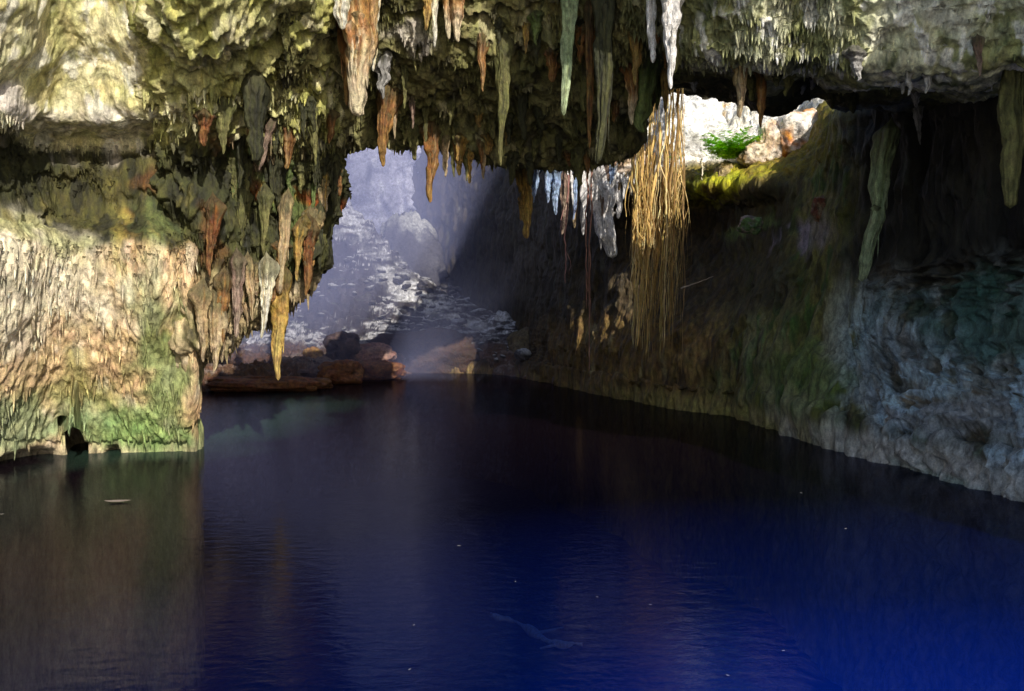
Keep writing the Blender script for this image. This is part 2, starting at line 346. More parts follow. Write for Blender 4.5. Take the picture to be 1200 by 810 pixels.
bl = [blob(925, 285, 24, (.35, 3, .7), (.42, .36, .44), .9), blob(878, 262, 26, (.5, 3, .3), (.2, .28, .12), .8), blob(960, 250, 23, (.3, 2, .5), (.33, .25, .18), .8),
      blob(945, 440, 20, (1.0, 3, .7), (.13, .19, .06), .7), blob(1080, 470, 17, (1.4, 3, .25), (.30, .33, .38), .6), blob(1110, 400, 16.5, (.25, 3, .6), (.28, .34, .40), .7),
      blob(1060, 410, 17.5, (.5, 3, .7), (.32, .34, .36), .6), blob(1130, 490, 15.3, (1.0, 3, .35), (.40, .41, .43), .8), blob(1040, 575, 14.5, (1.6, 3, .2), (.16, .3, .24), .5), blob(1180, 380, 15, (1.2, 3, 1.0), (.05, .14, .11), .7), blob(1090, 360, 16, (.8, 3, .7), (.04, .10, .08), .7), blob(838, 216, 27, (1.4, 3, .5), (.55, .56, .08), .95), blob(820, 215, 28, (1., 3, .35), (.16, .16, .03), .9)]
def dispW(p):
    x, y, z = p[..., 0], p[..., 1], p[..., 2]
    # slanting flutes on the right foot, vertical ones elsewhere
    u = x / y
    q = p.copy(); sl = sm(u, .42, .5) * sm(-z, -4.5, -2.5); q[..., 0] = x + 1.3 * z * sl
    q = q + .3 * np.stack([fbm(p, .7, 2, 18), fbm(p, .7, 2, 19), p[..., 0] * 0], -1)
    k_ = sm(u, .36, .44) * sm(-z, -5.5, -4); return drape(p, .35, .16, .08) * (1 - .45 * k_) + pits(p) * (1 - .8 * k_) + (.24 + .12 * k_) * fbm(q * [1, 1, .06], 1.2, 3, 94, ridged=True) + tiers(q, 1.8, .06, 1.2, 2.2, 840) + .5 * sm(y, 27, 29) * fbm(p, .5, 4, 5) * sm(z, 8, 9)
sheet('cave_wall_right', ctrl, 900, 520, dispW, colW, M_ROCK, blobs=bl)

# ------------------------------------------------------------------ 5. rear chamber
path = [(-14, 17), (-24, 22), (-27, 34), (-25, 46), (-19, 56), (-12, 60), (-6, 61), (0, 59), (4, 54), (6, 48)]
ctrl = [[np.array([x * (1 + k * .0), y, z]) for x, y in path] for k, z in enumerate((-9, 0, 4, 8, 12, 16, 21))]
def colB(p, n, d):
    c = palette(p, [(.46, .46, .54), (.62, .62, .72), (.82, .83, .88), (.08, .08, .09)], 401, .5)
    c = mix(c, c * .22, sm(p[..., 0], -7.5, -3))
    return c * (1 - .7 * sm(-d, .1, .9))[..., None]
sheet('cave_wall_rear', ctrl, 420, 260, lambda p: 1.5 * fbm(p, .22, 4, 402) + 1.1 * fbm(p * [1, 1, .45], .55, 5, 403, ridged=True), colB, M_ROCK_SLAB, toward=(-8, 30, 5), blobs=[])

# rubble slope climbing to the rear skylight
R = {190: (462, [(445, 38), (425, 42), (395, 47), (370, 51), (340, 55), (300, 59)]),
     250: (458, [(443, 38), (420, 42), (395, 47), (370, 51), (340, 55), (300, 59)]),
     310: (452, [(436, 40), (415, 43), (390, 47), (350, 50), (310, 54), (270, 59)]),
     350: (447, [(428, 42), (405, 45), (370, 48), (330, 50), (290, 52), (262, 59)]),
     390: (444, [(425, 43.5), (400, 45.5), (360, 47), (310, 49), (252, 51.5), (268, 60)]),
     430: (441, [(420, 44.5), (395, 46), (350, 47.5), (320, 49), (290, 51), (305, 60)]),
     470: (438, [(415, 45.5), (390, 46.5), (360, 48), (345, 49.5), (318, 52), (300, 60)]),
     510: (437, [(415, 46), (388, 47), (372, 49), (352, 51), (335, 54), (305, 60)]),
     550: (437, [(415, 46), (400, 47.5), (386, 49), (370, 51), (345, 55), (320, 60)]),
     600: (441, [(425, 44.5), (412, 46.5), (400, 48.5), (385, 51), (360, 55), (330, 59)]),
     650: (450, [(430, 43), (420, 46), (405, 48.5), (390, 51), (370, 55), (340, 58)])}
ctrl = [[] for _ in range(8)]
for px, (w_, lst) in R.items():
    y = yw(w_); q = P(px, w_, y)
    ctrl[0].append(np.array([q[0], q[1] - 3, -8.])); ctrl[1].append(np.array([q[0], q[1], -.05]))
    for k, (py, yy) in enumerate(lst): ctrl[k + 2].append(P(px, py, yy))
p = crm(crm(np.asarray(ctrl, float), 460).transpose(1, 0, 2), 560).transpose(1, 0, 2)
z = p[..., 2] + .5 * fbm(p, .35, 3, 501)
crest = crm(np.array([P(*a) for a in ((378, 246, 52), (405, 268, 51.3), (432, 292, 51), (470, 340, 49.7), (510, 368, 49), (555, 394, 48.4), (604, 414, 46.5))]), 60)
z0 = p[..., 2]
# bedding ledges: heights gather into steps
s_ = .75; k = (z + .12 * p[..., 0]) / s_ + 1.3 * fbm(p * [1, .4, 1], .35, 4, 502); fr = k - np.floor(k)
stepz = (np.floor(k) + sm(fr, .55, 1.0) - k) * s_
terr = sm(p[..., 2], .6, 1.6)
dcr = np.full(p.shape[:2], 99.)
for c_ in crest: dcr = np.minimum(dcr, np.sqrt(((p - c_) ** 2 * [1, .5, 1]).sum(-1)))
z = z + 1.5 * np.exp(-(dcr / 1.1) ** 2)
q = p.copy(); q[..., 2] = z + stepz * terr + .28 * fbm(p, 2.0, 4, 503) + .55 * fbm(p, .8, 4, 504, ridged=True)
q[..., 1] += .3 * fbm(p, 1.0, 3, 505); q[..., 0] += .3 * fbm(p, 1.0, 3, 506)
n = normals(q, np.array((-8, 40, 30)))
col = palette(q, [(.035, .027, .027), (.055, .044, .044), (.09, .075, .075), (.025, .02, .018)], 510, .8)  # near face painted very dark to stand for its shade
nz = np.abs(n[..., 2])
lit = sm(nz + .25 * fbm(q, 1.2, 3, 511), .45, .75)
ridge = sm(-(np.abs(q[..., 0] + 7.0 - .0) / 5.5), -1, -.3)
col = mix(col, mix((.20, .19, .20), (.14, .17, .06), sm(fbm(q, .6, 3, 512), .0, .25)), lit * .45)  # upward faces painted paler as if lit from above
dl = np.full(q.shape[:2], 99.)
for c_ in crest: dl = np.minimum(dl, np.sqrt(((q - c_) ** 2 * [1, .5, 1]).sum(-1)))
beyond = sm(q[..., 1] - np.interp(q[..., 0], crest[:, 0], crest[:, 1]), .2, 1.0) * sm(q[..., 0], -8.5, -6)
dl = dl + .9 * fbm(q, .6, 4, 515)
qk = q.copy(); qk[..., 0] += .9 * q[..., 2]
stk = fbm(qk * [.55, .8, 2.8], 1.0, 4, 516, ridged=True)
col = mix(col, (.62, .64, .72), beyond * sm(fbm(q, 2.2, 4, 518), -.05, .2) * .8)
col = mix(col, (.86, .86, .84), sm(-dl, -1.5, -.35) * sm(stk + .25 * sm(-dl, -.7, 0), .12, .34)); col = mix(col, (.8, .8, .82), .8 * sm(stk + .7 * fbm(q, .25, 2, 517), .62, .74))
col = mix(col, (.12, .065, .035), .85 * sm(-q[..., 2] + .8 * fbm(q, .7, 3, 513), -2.1, -1.3))
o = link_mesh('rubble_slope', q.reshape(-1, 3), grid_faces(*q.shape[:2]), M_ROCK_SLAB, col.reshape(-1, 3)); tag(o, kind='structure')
BV_RUB = BVHTree.FromPolygons([tuple(v) for v in q[::4, ::4].reshape(-1, 3)], [tuple(x) for x in grid_faces(*q[::4, ::4].shape[:2])])

# unseen roof over the rear: one sheet, both skylights shaped to steer the sun
gx, gy = np.meshgrid(np.linspace(-36, 30, 330), np.linspace(11, 78, 335))
p = np.stack([gx, gy, 10.6 + np.clip(gy - 24, 0, None) * .22 + .0 * gx], -1)
p[..., 2] += .6 * fbm(p, .3, 4, 601)
e = .9 * fbm(p, .45, 4, 602); e2 = e + 2.2 * fbm(p, 1.0, 3, 605)
x, y = p[..., 0], p[..., 1]
keep = np.ones(x.shape, bool)
keep &= ~((x > .8 + e + np.clip(y - 26, 0, None) * 1.0) & (x < 13.5 + e) & (y > 19 + e) & (y < 44))          # sinkhole over the ledge
keep &= ~((((x + 7.2) / (8.4 + e2)) ** 2 + ((y - 42) / (17.0 + e2)) ** 2) < 1)      # rear skylight, outline shaped for the sun on the rubble
keep &= y > np.interp(x, [-36, -9.5, -8, 0, 5, 8, 10, 30], [18, 18, 20, 24, 23, 18, 14, 12]) + .0
col = palette(p, [(.05, .05, .03), (.09, .08, .05), (.04, .04, .02), (.12, .11, .07)], 603, .6)
kf = keep[:-1, :-1] & keep[1:, 1:] & keep[1:, :-1] & keep[:-1, 1:]
o = link_mesh('cave_roof', p.reshape(-1, 3), grid_faces(*x.shape, kf), M_ROCK, col.reshape(-1, 3)); tag(o, kind='structure')

# unseen bright shore under the camera, added to bounce sunlight onto the ceiling
gx, gy = np.meshgrid(np.linspace(-40, 40, 200), np.linspace(-60, 3.2, 200))
p = np.stack([gx, gy, 1.2 - 1.6 * sm(gy, 1.0, 3.0) + .03 * np.clip(-gy, 0, 60) + 0 * gx], -1); p[..., 2] += .25 * fbm(p, .5, 5, 610)
col = palette(p, [(.42, .38, .28), (.55, .50, .38), (.62, .58, .48), (.2, .22, .1)], 611, .8)
o = link_mesh('bounce_shore', p.reshape(-1, 3), grid_faces(*gx.shape), M_ROCK_SLAB, col.reshape(-1, 3)); tag(o, kind='structure')

# ------------------------------------------------------------------ 6. pool
m, nt, out = new_mat('cenote_water'); N = nt.nodes.new; L = nt.links.new
tr = N('ShaderNodeBsdfTransparent'); tr.inputs[0].default_value = (.45, .6, .95, 1)
gl = N('ShaderNodeBsdfGlossy'); gl.inputs['Roughness'].default_value = .11; gl.inputs[0].default_value = (.38, .38, .46, 1)
fr = N('ShaderNodeFresnel'); fr.inputs[0].default_value = 1.333
mx = N('ShaderNodeMixShader'); body = N('ShaderNodeMixShader'); df = N('ShaderNodeBsdfDiffuse'); body.inputs[0].default_value = .5
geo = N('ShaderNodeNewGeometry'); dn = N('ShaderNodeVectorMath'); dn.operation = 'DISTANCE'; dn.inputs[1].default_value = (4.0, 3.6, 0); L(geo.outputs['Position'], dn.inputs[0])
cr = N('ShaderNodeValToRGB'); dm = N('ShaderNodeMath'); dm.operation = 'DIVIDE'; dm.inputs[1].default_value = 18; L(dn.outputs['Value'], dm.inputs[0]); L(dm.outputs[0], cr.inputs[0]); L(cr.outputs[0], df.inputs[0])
cr.color_ramp.elements[0].position = 0; cr.color_ramp.elements[0].color = (.0, .035, .58, 1); cr.color_ramp.elements[1].position = 1; cr.color_ramp.elements[1].color = (.012, .006, .012, 1)  # blue glow of light in the water put into the body colour
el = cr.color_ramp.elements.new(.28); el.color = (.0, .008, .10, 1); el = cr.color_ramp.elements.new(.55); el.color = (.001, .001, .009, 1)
d2 = N('ShaderNodeVectorMath'); d2.operation = 'DISTANCE'; wn = N('ShaderNodeTexNoise'); wn.inputs['Scale'].default_value = .45; wn.inputs['Detail'].default_value = 5; L(geo.outputs['Position'], wn.inputs[0])
wv = N('ShaderNodeVectorMath'); wv.operation = 'MULTIPLY_ADD'; wv.inputs[1].default_value = (3, 9, 0); wv.inputs[2].default_value = (1.5, -4.5, 0)
L(wn.outputs['Color'], wv.inputs[0]); w2 = N('ShaderNodeVectorMath'); w2.operation = 'ADD'; L(geo.outputs['Position'], w2.inputs[0]); L(wv.outputs[0], w2.inputs[1])
w3 = N('ShaderNodeVectorMath'); w3.operation = 'MULTIPLY'; w3.inputs[1].default_value = (1, .38, 0); L(w2.outputs[0], w3.inputs[0]); L(w3.outputs[0], d2.inputs[0]); d2.inputs[1].default_value = (-5.6, 24.5 * .38, 0)
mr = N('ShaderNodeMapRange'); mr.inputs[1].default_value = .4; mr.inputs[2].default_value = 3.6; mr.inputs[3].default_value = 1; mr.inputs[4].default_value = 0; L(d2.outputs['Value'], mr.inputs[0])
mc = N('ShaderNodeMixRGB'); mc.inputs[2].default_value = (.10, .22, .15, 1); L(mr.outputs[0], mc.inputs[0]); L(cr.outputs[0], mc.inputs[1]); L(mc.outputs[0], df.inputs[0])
L(tr.outputs[0], body.inputs[1]); L(df.outputs[0], body.inputs[2])
L(fr.outputs[0], mx.inputs[0]); L(body.outputs[0], mx.inputs[1]); L(gl.outputs[0], mx.inputs[2]); L(mx.outputs[0], out.inputs[0])
tc = N('ShaderNodeTexCoord'); mp = N('ShaderNodeMapping'); mp.inputs['Scale'].default_value = (1, 2.2, 1); L(tc.outputs['Object'], mp.inputs[0])
w1 = N('ShaderNodeTexNoise'); w1.inputs['Scale'].default_value = 3.4; w1.inputs['Detail'].default_value = 5; w1.inputs['Distortion'].default_value = .5; L(mp.outputs[0], w1.inputs[0])
bu = N('ShaderNodeBump'); bu.inputs['Strength'].default_value = .26; bu.inputs['Distance'].default_value = .032; L(w1.outputs[0], bu.inputs['Height'])
L(bu.outputs[0], gl.inputs['Normal']); L(bu.outputs[0], fr.inputs['Normal'])
gx, gy = np.meshgrid(np.linspace(-45, 30, 60), np.linspace(1.5, 64, 60))
p = np.stack([gx, gy, gx * 0], -1)
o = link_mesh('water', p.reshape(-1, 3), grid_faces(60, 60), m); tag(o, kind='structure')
# pool bed
gx, gy = np.meshgrid(np.linspace(-90, 80, 260), np.linspace(-70, 110, 260))
dep = -5.5 + .8 * fbm(np.stack([gx, gy, gx * 0], -1), .2, 4, 620)
p = np.stack([gx, gy, dep], -1)
dist = np.sqrt(((gx - 5.5) / 9) ** 2 + ((gy - 4.5) / 9) ** 2)
col = mix((.004, .05, .9), (.003, .004, .04), sm(dist, .0, 1.5))  # glow of light entering the water painted into the bed colour
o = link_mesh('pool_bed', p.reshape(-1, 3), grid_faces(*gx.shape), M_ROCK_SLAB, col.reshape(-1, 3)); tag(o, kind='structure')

# haze
m, nt, out = new_mat('mist'); v = nt.nodes.new('ShaderNodeVolumePrincipled'); nt.links.new(v.outputs[0], out.inputs['Volume'])
g_ = nt.nodes.new('ShaderNodeNewGeometry'); sx = nt.nodes.new('ShaderNodeSeparateXYZ'); nt.links.new(g_.outputs['Position'], sx.inputs[0])
mr = nt.nodes.new('ShaderNodeMapRange'); mr.interpolation_type = 'SMOOTHSTEP'; mr.inputs[1].default_value = -10; mr.inputs[2].default_value = 2.0; mr.inputs[3].default_value = .046; mr.inputs[4].default_value = 0
nt.links.new(sx.outputs[0], mr.inputs[0]); nt.links.new(mr.outputs[0], v.inputs['Density'])
v.inputs['Color'].default_value = (.50, .56, 1, 1); v.inputs['Anisotropy'].default_value = -.35
bx = np.array([(x, y, z) for x in (-22, 2.6) for y in (37, 64) for z in (.1, 22)])
o = link_mesh('mist', bx, [(0, 1, 3, 2), (4, 6, 7, 5), (0, 4, 5, 1), (2, 3, 7, 6), (0, 2, 6, 4), (1, 5, 7, 3)], m, smooth=False); tag(o, kind='structure')

# ------------------------------------------------------------------ 7. things
CAM = Vector((0, 0, CAMZ))
def hit(px, py):
    d = Vector(P(px, py, 10.)) - CAM; d.normalize(); best = None
    for k, b in SURF.items():
        if b is None: continue
        h = b.ray_cast(CAM, d, 80)
        if h[0] is not None and (best is None or h[3] < best[1]): best = (h[0], h[3])
    return best[0] if best else None
def PZ(px, py, z): return P(px, py, yw(py, z))
def empty(name, loc):
    o = bpy.data.objects.new(name, None); C.objects.link(o); o.location = loc; o.empty_display_size = .2; return o
STY = {'cream': [(.78, .72, .50), (.82, .80, .70), (.55, .42, .2)], 'orange': [(.36, .19, .08), (.58, .41, .22), (.78, .70, .52)],
       'brown': [(.20, .10, .04), (.33, .19, .08), (.42, .30, .17)], 'ochre': [(.40, .26, .09), (.52, .38, .16), (.2, .12, .05)],
       'green': [(.12, .17, .06), (.20, .25, .10), (.08, .10, .03)], 'dark': [(.03, .033, .016), (.065, .065, .026), (.018, .018, .012)],
       'white': [(.80, .77, .74), (.86, .85, .84), (.5, .38, .3)], 'blue': [(.34, .45, .66), (.45, .55, .75), (.2, .25, .4)],  # blue style: sky light painted into the stone colour
       'grey': [(.34, .33, .32), (.45, .44, .42), (.2, .2, .18)], 'tan': [(.42, .32, .18), (.52, .42, .28), (.28, .16, .07)],
       'rust': [(.17, .07, .03), (.27, .15, .07), (.08, .04, .02)], 'olive': [(.13, .13, .05), (.20, .19, .08), (.08, .08, .03)],
       'mauve': [(.26, .18, .14), (.36, .28, .22), (.16, .1, .08)], 'palegreen': [(.30, .38, .22), (.38, .45, .28), (.2, .25, .12)]}
_sc = [0]
def stal_geo(top, tip, R, style, seed, p=.55, ns=36, nr=60, flat=1.0, drips=0, up=.5):
    """one drip formation: fluted, drifting, ending in a worn tip"""
    rr = np.random.RandomState(seed)
    top = np.asarray(top, float); tip = np.asarray(tip, float)
    t = np.linspace(0, 1, nr); a = np.linspace(0, 2 * np.pi, ns, endpoint=False)
    Ln = np.linalg.norm(tip - top); up = min(up, .3 * Ln + .08); t0 = -up / max(Ln, .05)
    tt = t0 + (1 - t0) * t
    c = top + (tip - top) * tt[:, None]
    wob = R * .9 * np.stack([fbm(np.stack([tt * 2.2 + seed, tt * 0 + .3, tt * 0], -1), 1, 3, 1), fbm(np.stack([tt * 2.2 + seed, tt * 0 + 7.3, tt * 0], -1), 1, 3, 2), tt * 0], -1)
    c = c + wob * (sm(tt, -.1, .5) * .9)[:, None]
    tp = np.clip(tt, 0, 1)
    r = R * ((1 - tp) ** p * .93 + .07) * (1 + .3 * sm(-tt, -.14, .1))
    k = fbm(np.stack([tt * 4 + seed * 1.7, tt * 0, tt * 0], -1), 1, 3, 3); r = r * (1 + .55 * k)
    r[-1] = R * .02
    A, T = np.meshgrid(a, tt)
    q = np.stack([np.cos(A) * 1.6 + seed, np.sin(A) * 1.6, T * Ln / max(R, .01) * .10], -1)
    fl = fbm(q, 1.0, 3, 5, ridged=True) * .42 + fbm(q * [2, 2, 5], 1.2, 4, 6) * .34
    fl = fl * .8
    for k_ in range(rr.randint(3, 7)):
        th, tk, wd = rr.uniform(0, 2 * np.pi), rr.uniform(.25, 1.0), rr.uniform(.22, .45)
        da = np.angle(np.exp(1j * (A - th - .25 * np.sin(T * 3 + k_))))
        fl = fl + np.exp(-(da / wd) ** 2) * rr.uniform(.3, .85) * np.clip(1 - T / tk, 0, 1) ** .4
    fl = fl - .25
    rad = r[:, None] * (1 + fl) * (sm(tt, t0, .25 * t0 + .0) if t0 < 0 else 1)[:, None]
    v = np.stack([c[:, None, 0] + rad * np.cos(A), c[:, None, 1] + rad * np.sin(A) * flat, c[:, None, 2] + .0 * A], -1)
    n1 = fbm(q * [1.6, 1.6, 1.2], 1.0, 3, 8); s = STY[style]
    col = mix(s[0], s[1], sm(n1 + .5 * (T - .4), -.25, .3)); col = mix(col, s[2], sm(fbm(q * [1, 1, .4], 1.4, 2, 9), .1, .4) * .8)
    if style == 'orange': col = mix(col, s[2], .75 * sm(T + .4 * n1, .3, .85))
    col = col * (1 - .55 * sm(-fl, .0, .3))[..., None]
    sk = fbm(np.stack([np.cos(A) * 3 + seed, np.sin(A) * 3, T * 1.2], -1), 1, 3, 12)
    col = col * (1 + .7 * np.clip(sk, -.7, .8))[..., None]
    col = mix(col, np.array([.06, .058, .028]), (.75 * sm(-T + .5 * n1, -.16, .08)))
    if style == 'white': col = mix(col, (.88, .86, .84), .55 * sm(T, -.1, .1))
    i = np.arange(nr * ns).reshape(nr, ns); j = np.roll(i, -1, 1)
    f = np.stack([i[:-1], j[:-1], j[1:], i[1:]], -1).reshape(-1, 4)
    V, F, K = [v.reshape(-1, 3)], [f], [col.reshape(-1, 3)]
    off = nr * ns
    for _ in range(drips):
        s0 = rr.uniform(0, .6); an = rr.uniform(0, 2 * np.pi); cp = top + (tip - top) * s0
        o_ = np.array([np.cos(an), np.sin(an) * flat, 0]) * R * rr.uniform(.5, .95) * (1 - s0) ** p
        ln = Ln * rr.uniform(.15, .5) * (1 - s0 * .5)
        vv, ff, kk = stal_geo(cp + o_, cp + o_ * .9 - np.array([0, 0, ln]), R * rr.uniform(.10, .30), style, seed + 31 + _, p=.6, ns=10, nr=16, up=ln * .2)
        V.append(vv); F.append(ff + off); K.append(kk); off += len(vv)
    return np.concatenate(V), np.concatenate(F), np.concatenate(K)
def stal(name, label, px0, py0, px1, py1, w, style, Y=None, p=.55, drips=3, group=None, flat=1.0, cat=None, fwd=.0, up=.5):
    _sc[0] += 1
    if Y is None:
        h = hit(px0, max(py0, -40)); Y = (h[1] if h else 18) + fwd - (.22 if px0 < 384 else .05)
    top, tip = P(px0, py0, Y), P(px1, py1, Y); R = w * Y / FOC / 2
    if w >= 10 and group is None: drips = drips * 2 + 3
    v, f, c = stal_geo(top, tip, R, style, _sc[0] * 13 + 5, p=p, drips=drips, flat=flat, up=up)
    v = v - top
    o = link_mesh(name, v, f, M_STAL, c); o.location = top
    tag(o, label, cat or name.replace('_', ' '), group)
    return o

BIG = [
 (418, -25, 423, 136, 36, 'orange', None, .34, 7, 'thickest stalactite of the cave, orange fading to cream, sunlit at the top edge'),
 (400, -30, 401, 34, 24, 'cream', None, .4, 3, 'bright cream stalactite cut by the top edge, left of the thick orange one'),
 (440, -20, 437, 84, 13, 'cream', None, .5, 1, 'slim cream stalactite touching the right flank of the thick orange one'),
 (405, 25, 409, 125, 18, 'brown', None, .5, 3, 'brown dripping stalactite behind the left flank of the thick orange one'),
 (450, 70, 450, 116, 17, 'grey', None, .6, 2, 'stubby pale grey stalactite just right of the thick orange tip'),
 (500, -15, 501, 36, 12, 'ochre', None, .5, 1, 'short ochre stalactite at the top edge, first of the top centre row'),
 (510, -15, 510, 56, 8, 'cream', None, .4, 0, 'thin chalk white stalactite at the top edge between ochre and orange ones'),
 (524, -15, 526, 46, 12, 'orange', None, .45, 1, 'orange stalactite at the top edge, directly right of the thin chalk white one'),
 (538, -20, 535, 50, 17, 'orange', None, .5, 2, 'wide orange brown stalactite ending the top centre row on the right'),
 (450, 112, 449, 196, 15, 'brown', None, .4, 3, 'long brown grooved stalactite hanging over the pale rear opening'),
 (462, 118, 462, 163, 6, 'tan', None, .5, 0, 'thin tan stalactite close beside the long brown one above the rear opening'),
 (483, 118, 484, 151, 6, 'mauve', None, .5, 0, 'small pinkish stalactite alone above the right half of the pale rear opening'),
 (475, 85, 474, 128, 7, 'olive', None, .5, 0, 'small olive stalactite above and left of the small pinkish one'),
 (508, 156, 505, 238, 13, 'brown', None, .45, 4, 'ragged red brown stalactite hanging lowest over the misty rear chamber'),
 (522, 168, 521, 208, 9, 'tan', None, .5, 1, 'pale tan stalactite immediately right of the ragged red brown one'),
 (538, 178, 540, 204, 7, 'tan', None, .5, 0, 'short tan spike on the lip, between the ragged brown stalactite and paired spikes'),
 (565, 180, 567, 210, 7, 'tan', None, .5, 1, 'short tan spike on the lip over the dark side of the rear chamber'),
 (614, 205, 617, 280, 17, 'ochre', 23., .4, 3, 'knobbly ochre stalactite with a split tip left of the blue skylit ones'),
 (668, -15, 661, 136, 13, 'palegreen', None, .3, 1, 'long straight pale green stalactite in the upper centre'),
 (690, 20, 692, 175, 10, 'brown', None, .5, 2, 'long brown stalactite between the pale green and the dark mossy one'),
 (711, -15, 703, 192, 22, 'dark', None, .35, 5, 'longest dark mossy stalactite reaching down to the sunlit dripstone ledge'),
 (590, 60, 588, 195, 12, 'olive', None, .45, 3, 'long olive stalactite above the knobbly ochre one'),
 (742, 84, 739, 146, 13, 'orange', None, .45, 2, 'orange brown stalactite left of the stout green one near the skylight'),
 (757, 76, 752, 156, 24, 'green', None, .3, 4, 'stout green stalactite at the left corner of the skylight'),
 (763, -12, 765, 74, 13, 'white', None, .35, 2, 'white streaked stalactite in the upper centre, left of a white and orange one'),
 (786, -12, 785, 105, 19, 'white', None, .5, 4, 'white and rust streaked stalactite above the skylight with a tapering orange tip'),
 (869, 78, 868, 138, 13, 'tan', None, .4, 1, 'smooth tan stalactite hanging in front of the skylight notch'),
 (893, 90, 893, 150, 11, 'brown', None, .5, 2, 'short brown stalactite between the tan one and the sunlit orange rocks'),
 (1003, 65, 1005, 96, 18, 'grey', None, .8, 1, 'stubby grey knob on the shaded lip of the right ceiling'),
 (1190, 30, 1184, 244, 26, 'olive', 12.6, .22, 4, 'huge olive green stalactite at the right edge of the view'),
 (1146, 55, 1148, 90, 9, 'mauve', None, .6, 0, 'small pinkish stalactite on the ceiling left of the huge olive one'),
 (1076, 130, 1079, 170, 6, 'grey', None, .5, 0, 'slim grey stalactite in the darkness of the right recess'),
 (1040, 165, 1010, 330, 19, 'palegreen', 16.5, .18, 2, 'leaning pale green dripstone column in the dark right recess'),
 (336, 245, 327, 345, 13, 'tan', None, .2, 2, 'long pale stalactite drooping over the mossy curtain above the rust brown spear'),
 (331, 330, 324, 446, 20, 'ochre', None, .38, 3, 'rust brown spear shaped stalactite reaching lowest toward the boulders'),
 (311, 320, 308, 397, 15, 'cream', None, .5, 3, 'cream white stalactite just left of the rust brown spear'),
 (292, 315, 297, 376, 12, 'tan', None, .5, 2, 'tan stalactite left of the cream white one on the curtain edge'),
 (277, 315, 277, 396, 14, 'mauve', None, .4, 3, 'greyish mauve stalactite in the middle of the curtain edge'),
 (263, 335, 262, 402, 12, 'brown', None, .5, 3, 'dark brown stalactite of the curtain edge, left of the greyish mauve one'),
 (252, 360, 250, 437, 16, 'tan', None, .45, 3, 'broad tan stalactite with a hooked tip nearest the green pillar'),
 (238, 350, 237, 425, 14, 'tan', None, .5, 2, 'tan dripstone strip hanging in the gap beside the green pillar'),
 (361, 272, 360, 347, 17, 'rust', None, .5, 4, 'rust orange stalactite cluster at the right end of the mossy curtain'),
 (375, 255, 374, 318, 12, 'dark', None, .5, 2, 'dark mossy stalactite at the curtain corner beside the rear opening'),
 (350, 275, 348, 330, 10, 'ochre', None, .5, 1, 'ochre stalactite left of the rust orange cluster'),
 (248, 250, 245, 325, 14, 'rust', None, .5, 4, 'rust red drape of dripstone on the mossy wall above the pillar gap'),
 (318, 150, 303, 200, 10, 'mauve', None, .5, 1, 'slanting pinkish dripstone spike on the dark mossy curtain'),
 (300, 105, 300, 190, 26, 'dark', None, .25, 1, 'broad dark slab of mossy dripstone under the bright brow'),
 (310, 235, 309, 300, 10, 'olive', None, .4, 1, 'yellowish green stalactite set in the mossy curtain centre'),
 (240, 138, 240, 172, 15, 'rust', None, .4, 2, 'rust stained knob of dripstone below the bright brow'),
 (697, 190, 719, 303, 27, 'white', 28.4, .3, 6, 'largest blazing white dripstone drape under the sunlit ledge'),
 (686, 196, 683, 276, 9, 'white', 28.4, .35, 1, 'slender white stalactite left of the largest white drape'),
 (676, 192, 675, 232, 6, 'white', 28.4, .35, 0, 'short white stalactite below the dark mossy tip'),
 (665, 190, 658, 275, 13, 'mauve', 28.4, .45, 4, 'mauve brown stalactite between the white and the blue skylit ones'),
 (712, 188, 713, 222, 7, 'tan', 28.4, .4, 0, 'short tan stalactite under the left end of the sunlit ledge'),
 (723, 190, 722, 224, 6, 'white', 28.4, .4, 0, 'short white stalactite under the middle of the sunlit ledge'),
 (733, 190, 731, 234, 8, 'white', 28.4, .4, 1, 'white stalactite under the ledge beside the root bundle'),
 (739, 190, 740, 228, 6, 'cream', 28.4, .4, 0, 'cream stalactite partly behind the first hanging roots'),
 (628, 202, 626, 238, 9, 'blue', 24.6, .5, 1, 'stalactite painted pale blue for sky light, leftmost of the three'),
 (643, 200, 641, 238, 9, 'blue', 24.6, .5, 2, 'stalactite painted pale blue for sky light, middle of the three'),
 (652, 202, 650, 252, 11, 'blue', 24.6, .5, 3, 'stalactite painted pale blue for sky light, longest and rightmost of the three'),
]
for a, b, c_, d, w_, sty, Y, p_, dr, lab in BIG:
    nm = 'dripstone_column' if 'column' in lab else ('dripstone_drape' if 'drape' in lab else ('stalactite'))
    stal(nm, lab, a, b, c_, d, w_ * (.82 if a < 384 else 1), sty, Y, p_, dr)

def small_row(n, pxs, pyf, ln, w, stys, label, group, Yf=None, seed=1):
    rr = random.Random(seed)
    for i in range(n):
        px = rr.uniform(*pxs); py = pyf(px, rr); h = hit(px, py)
        Y = Yf(px, rr) if Yf else (h[1] if h else None)
        if Y is None: continue
        L_ = rr.uniform(*ln)
        stal('stalactite', label, px, py, px + rr.uniform(-2, 2), py + L_, rr.uniform(*w) * (1 + L_ / 90), rr.choice(stys), Y, rr.uniform(.35, .7), rr.choice([0, 0, 1, 2]), group)
small_row(34, (470, 735), lambda px, r: np.interp(px, [470, 600, 735], [168, 186, 176]) - r.uniform(-2, 55), (12, 40), (4, 9), ['olive', 'dark', 'brown', 'ochre', 'olive', 'dark'],
          'small olive or brown stalactite among many on the central ceiling lip', 'small stalactites on the central ceiling lip', seed=3)
small_row(26, (560, 800), lambda px, r: r.uniform(20, 120), (15, 60), (4, 9), ['olive', 'dark', 'green', 'ochre', 'brown'],
          'thin mossy stalactite among many in the upper centre of the ceiling', 'thin mossy stalactites in the upper centre', seed=4)
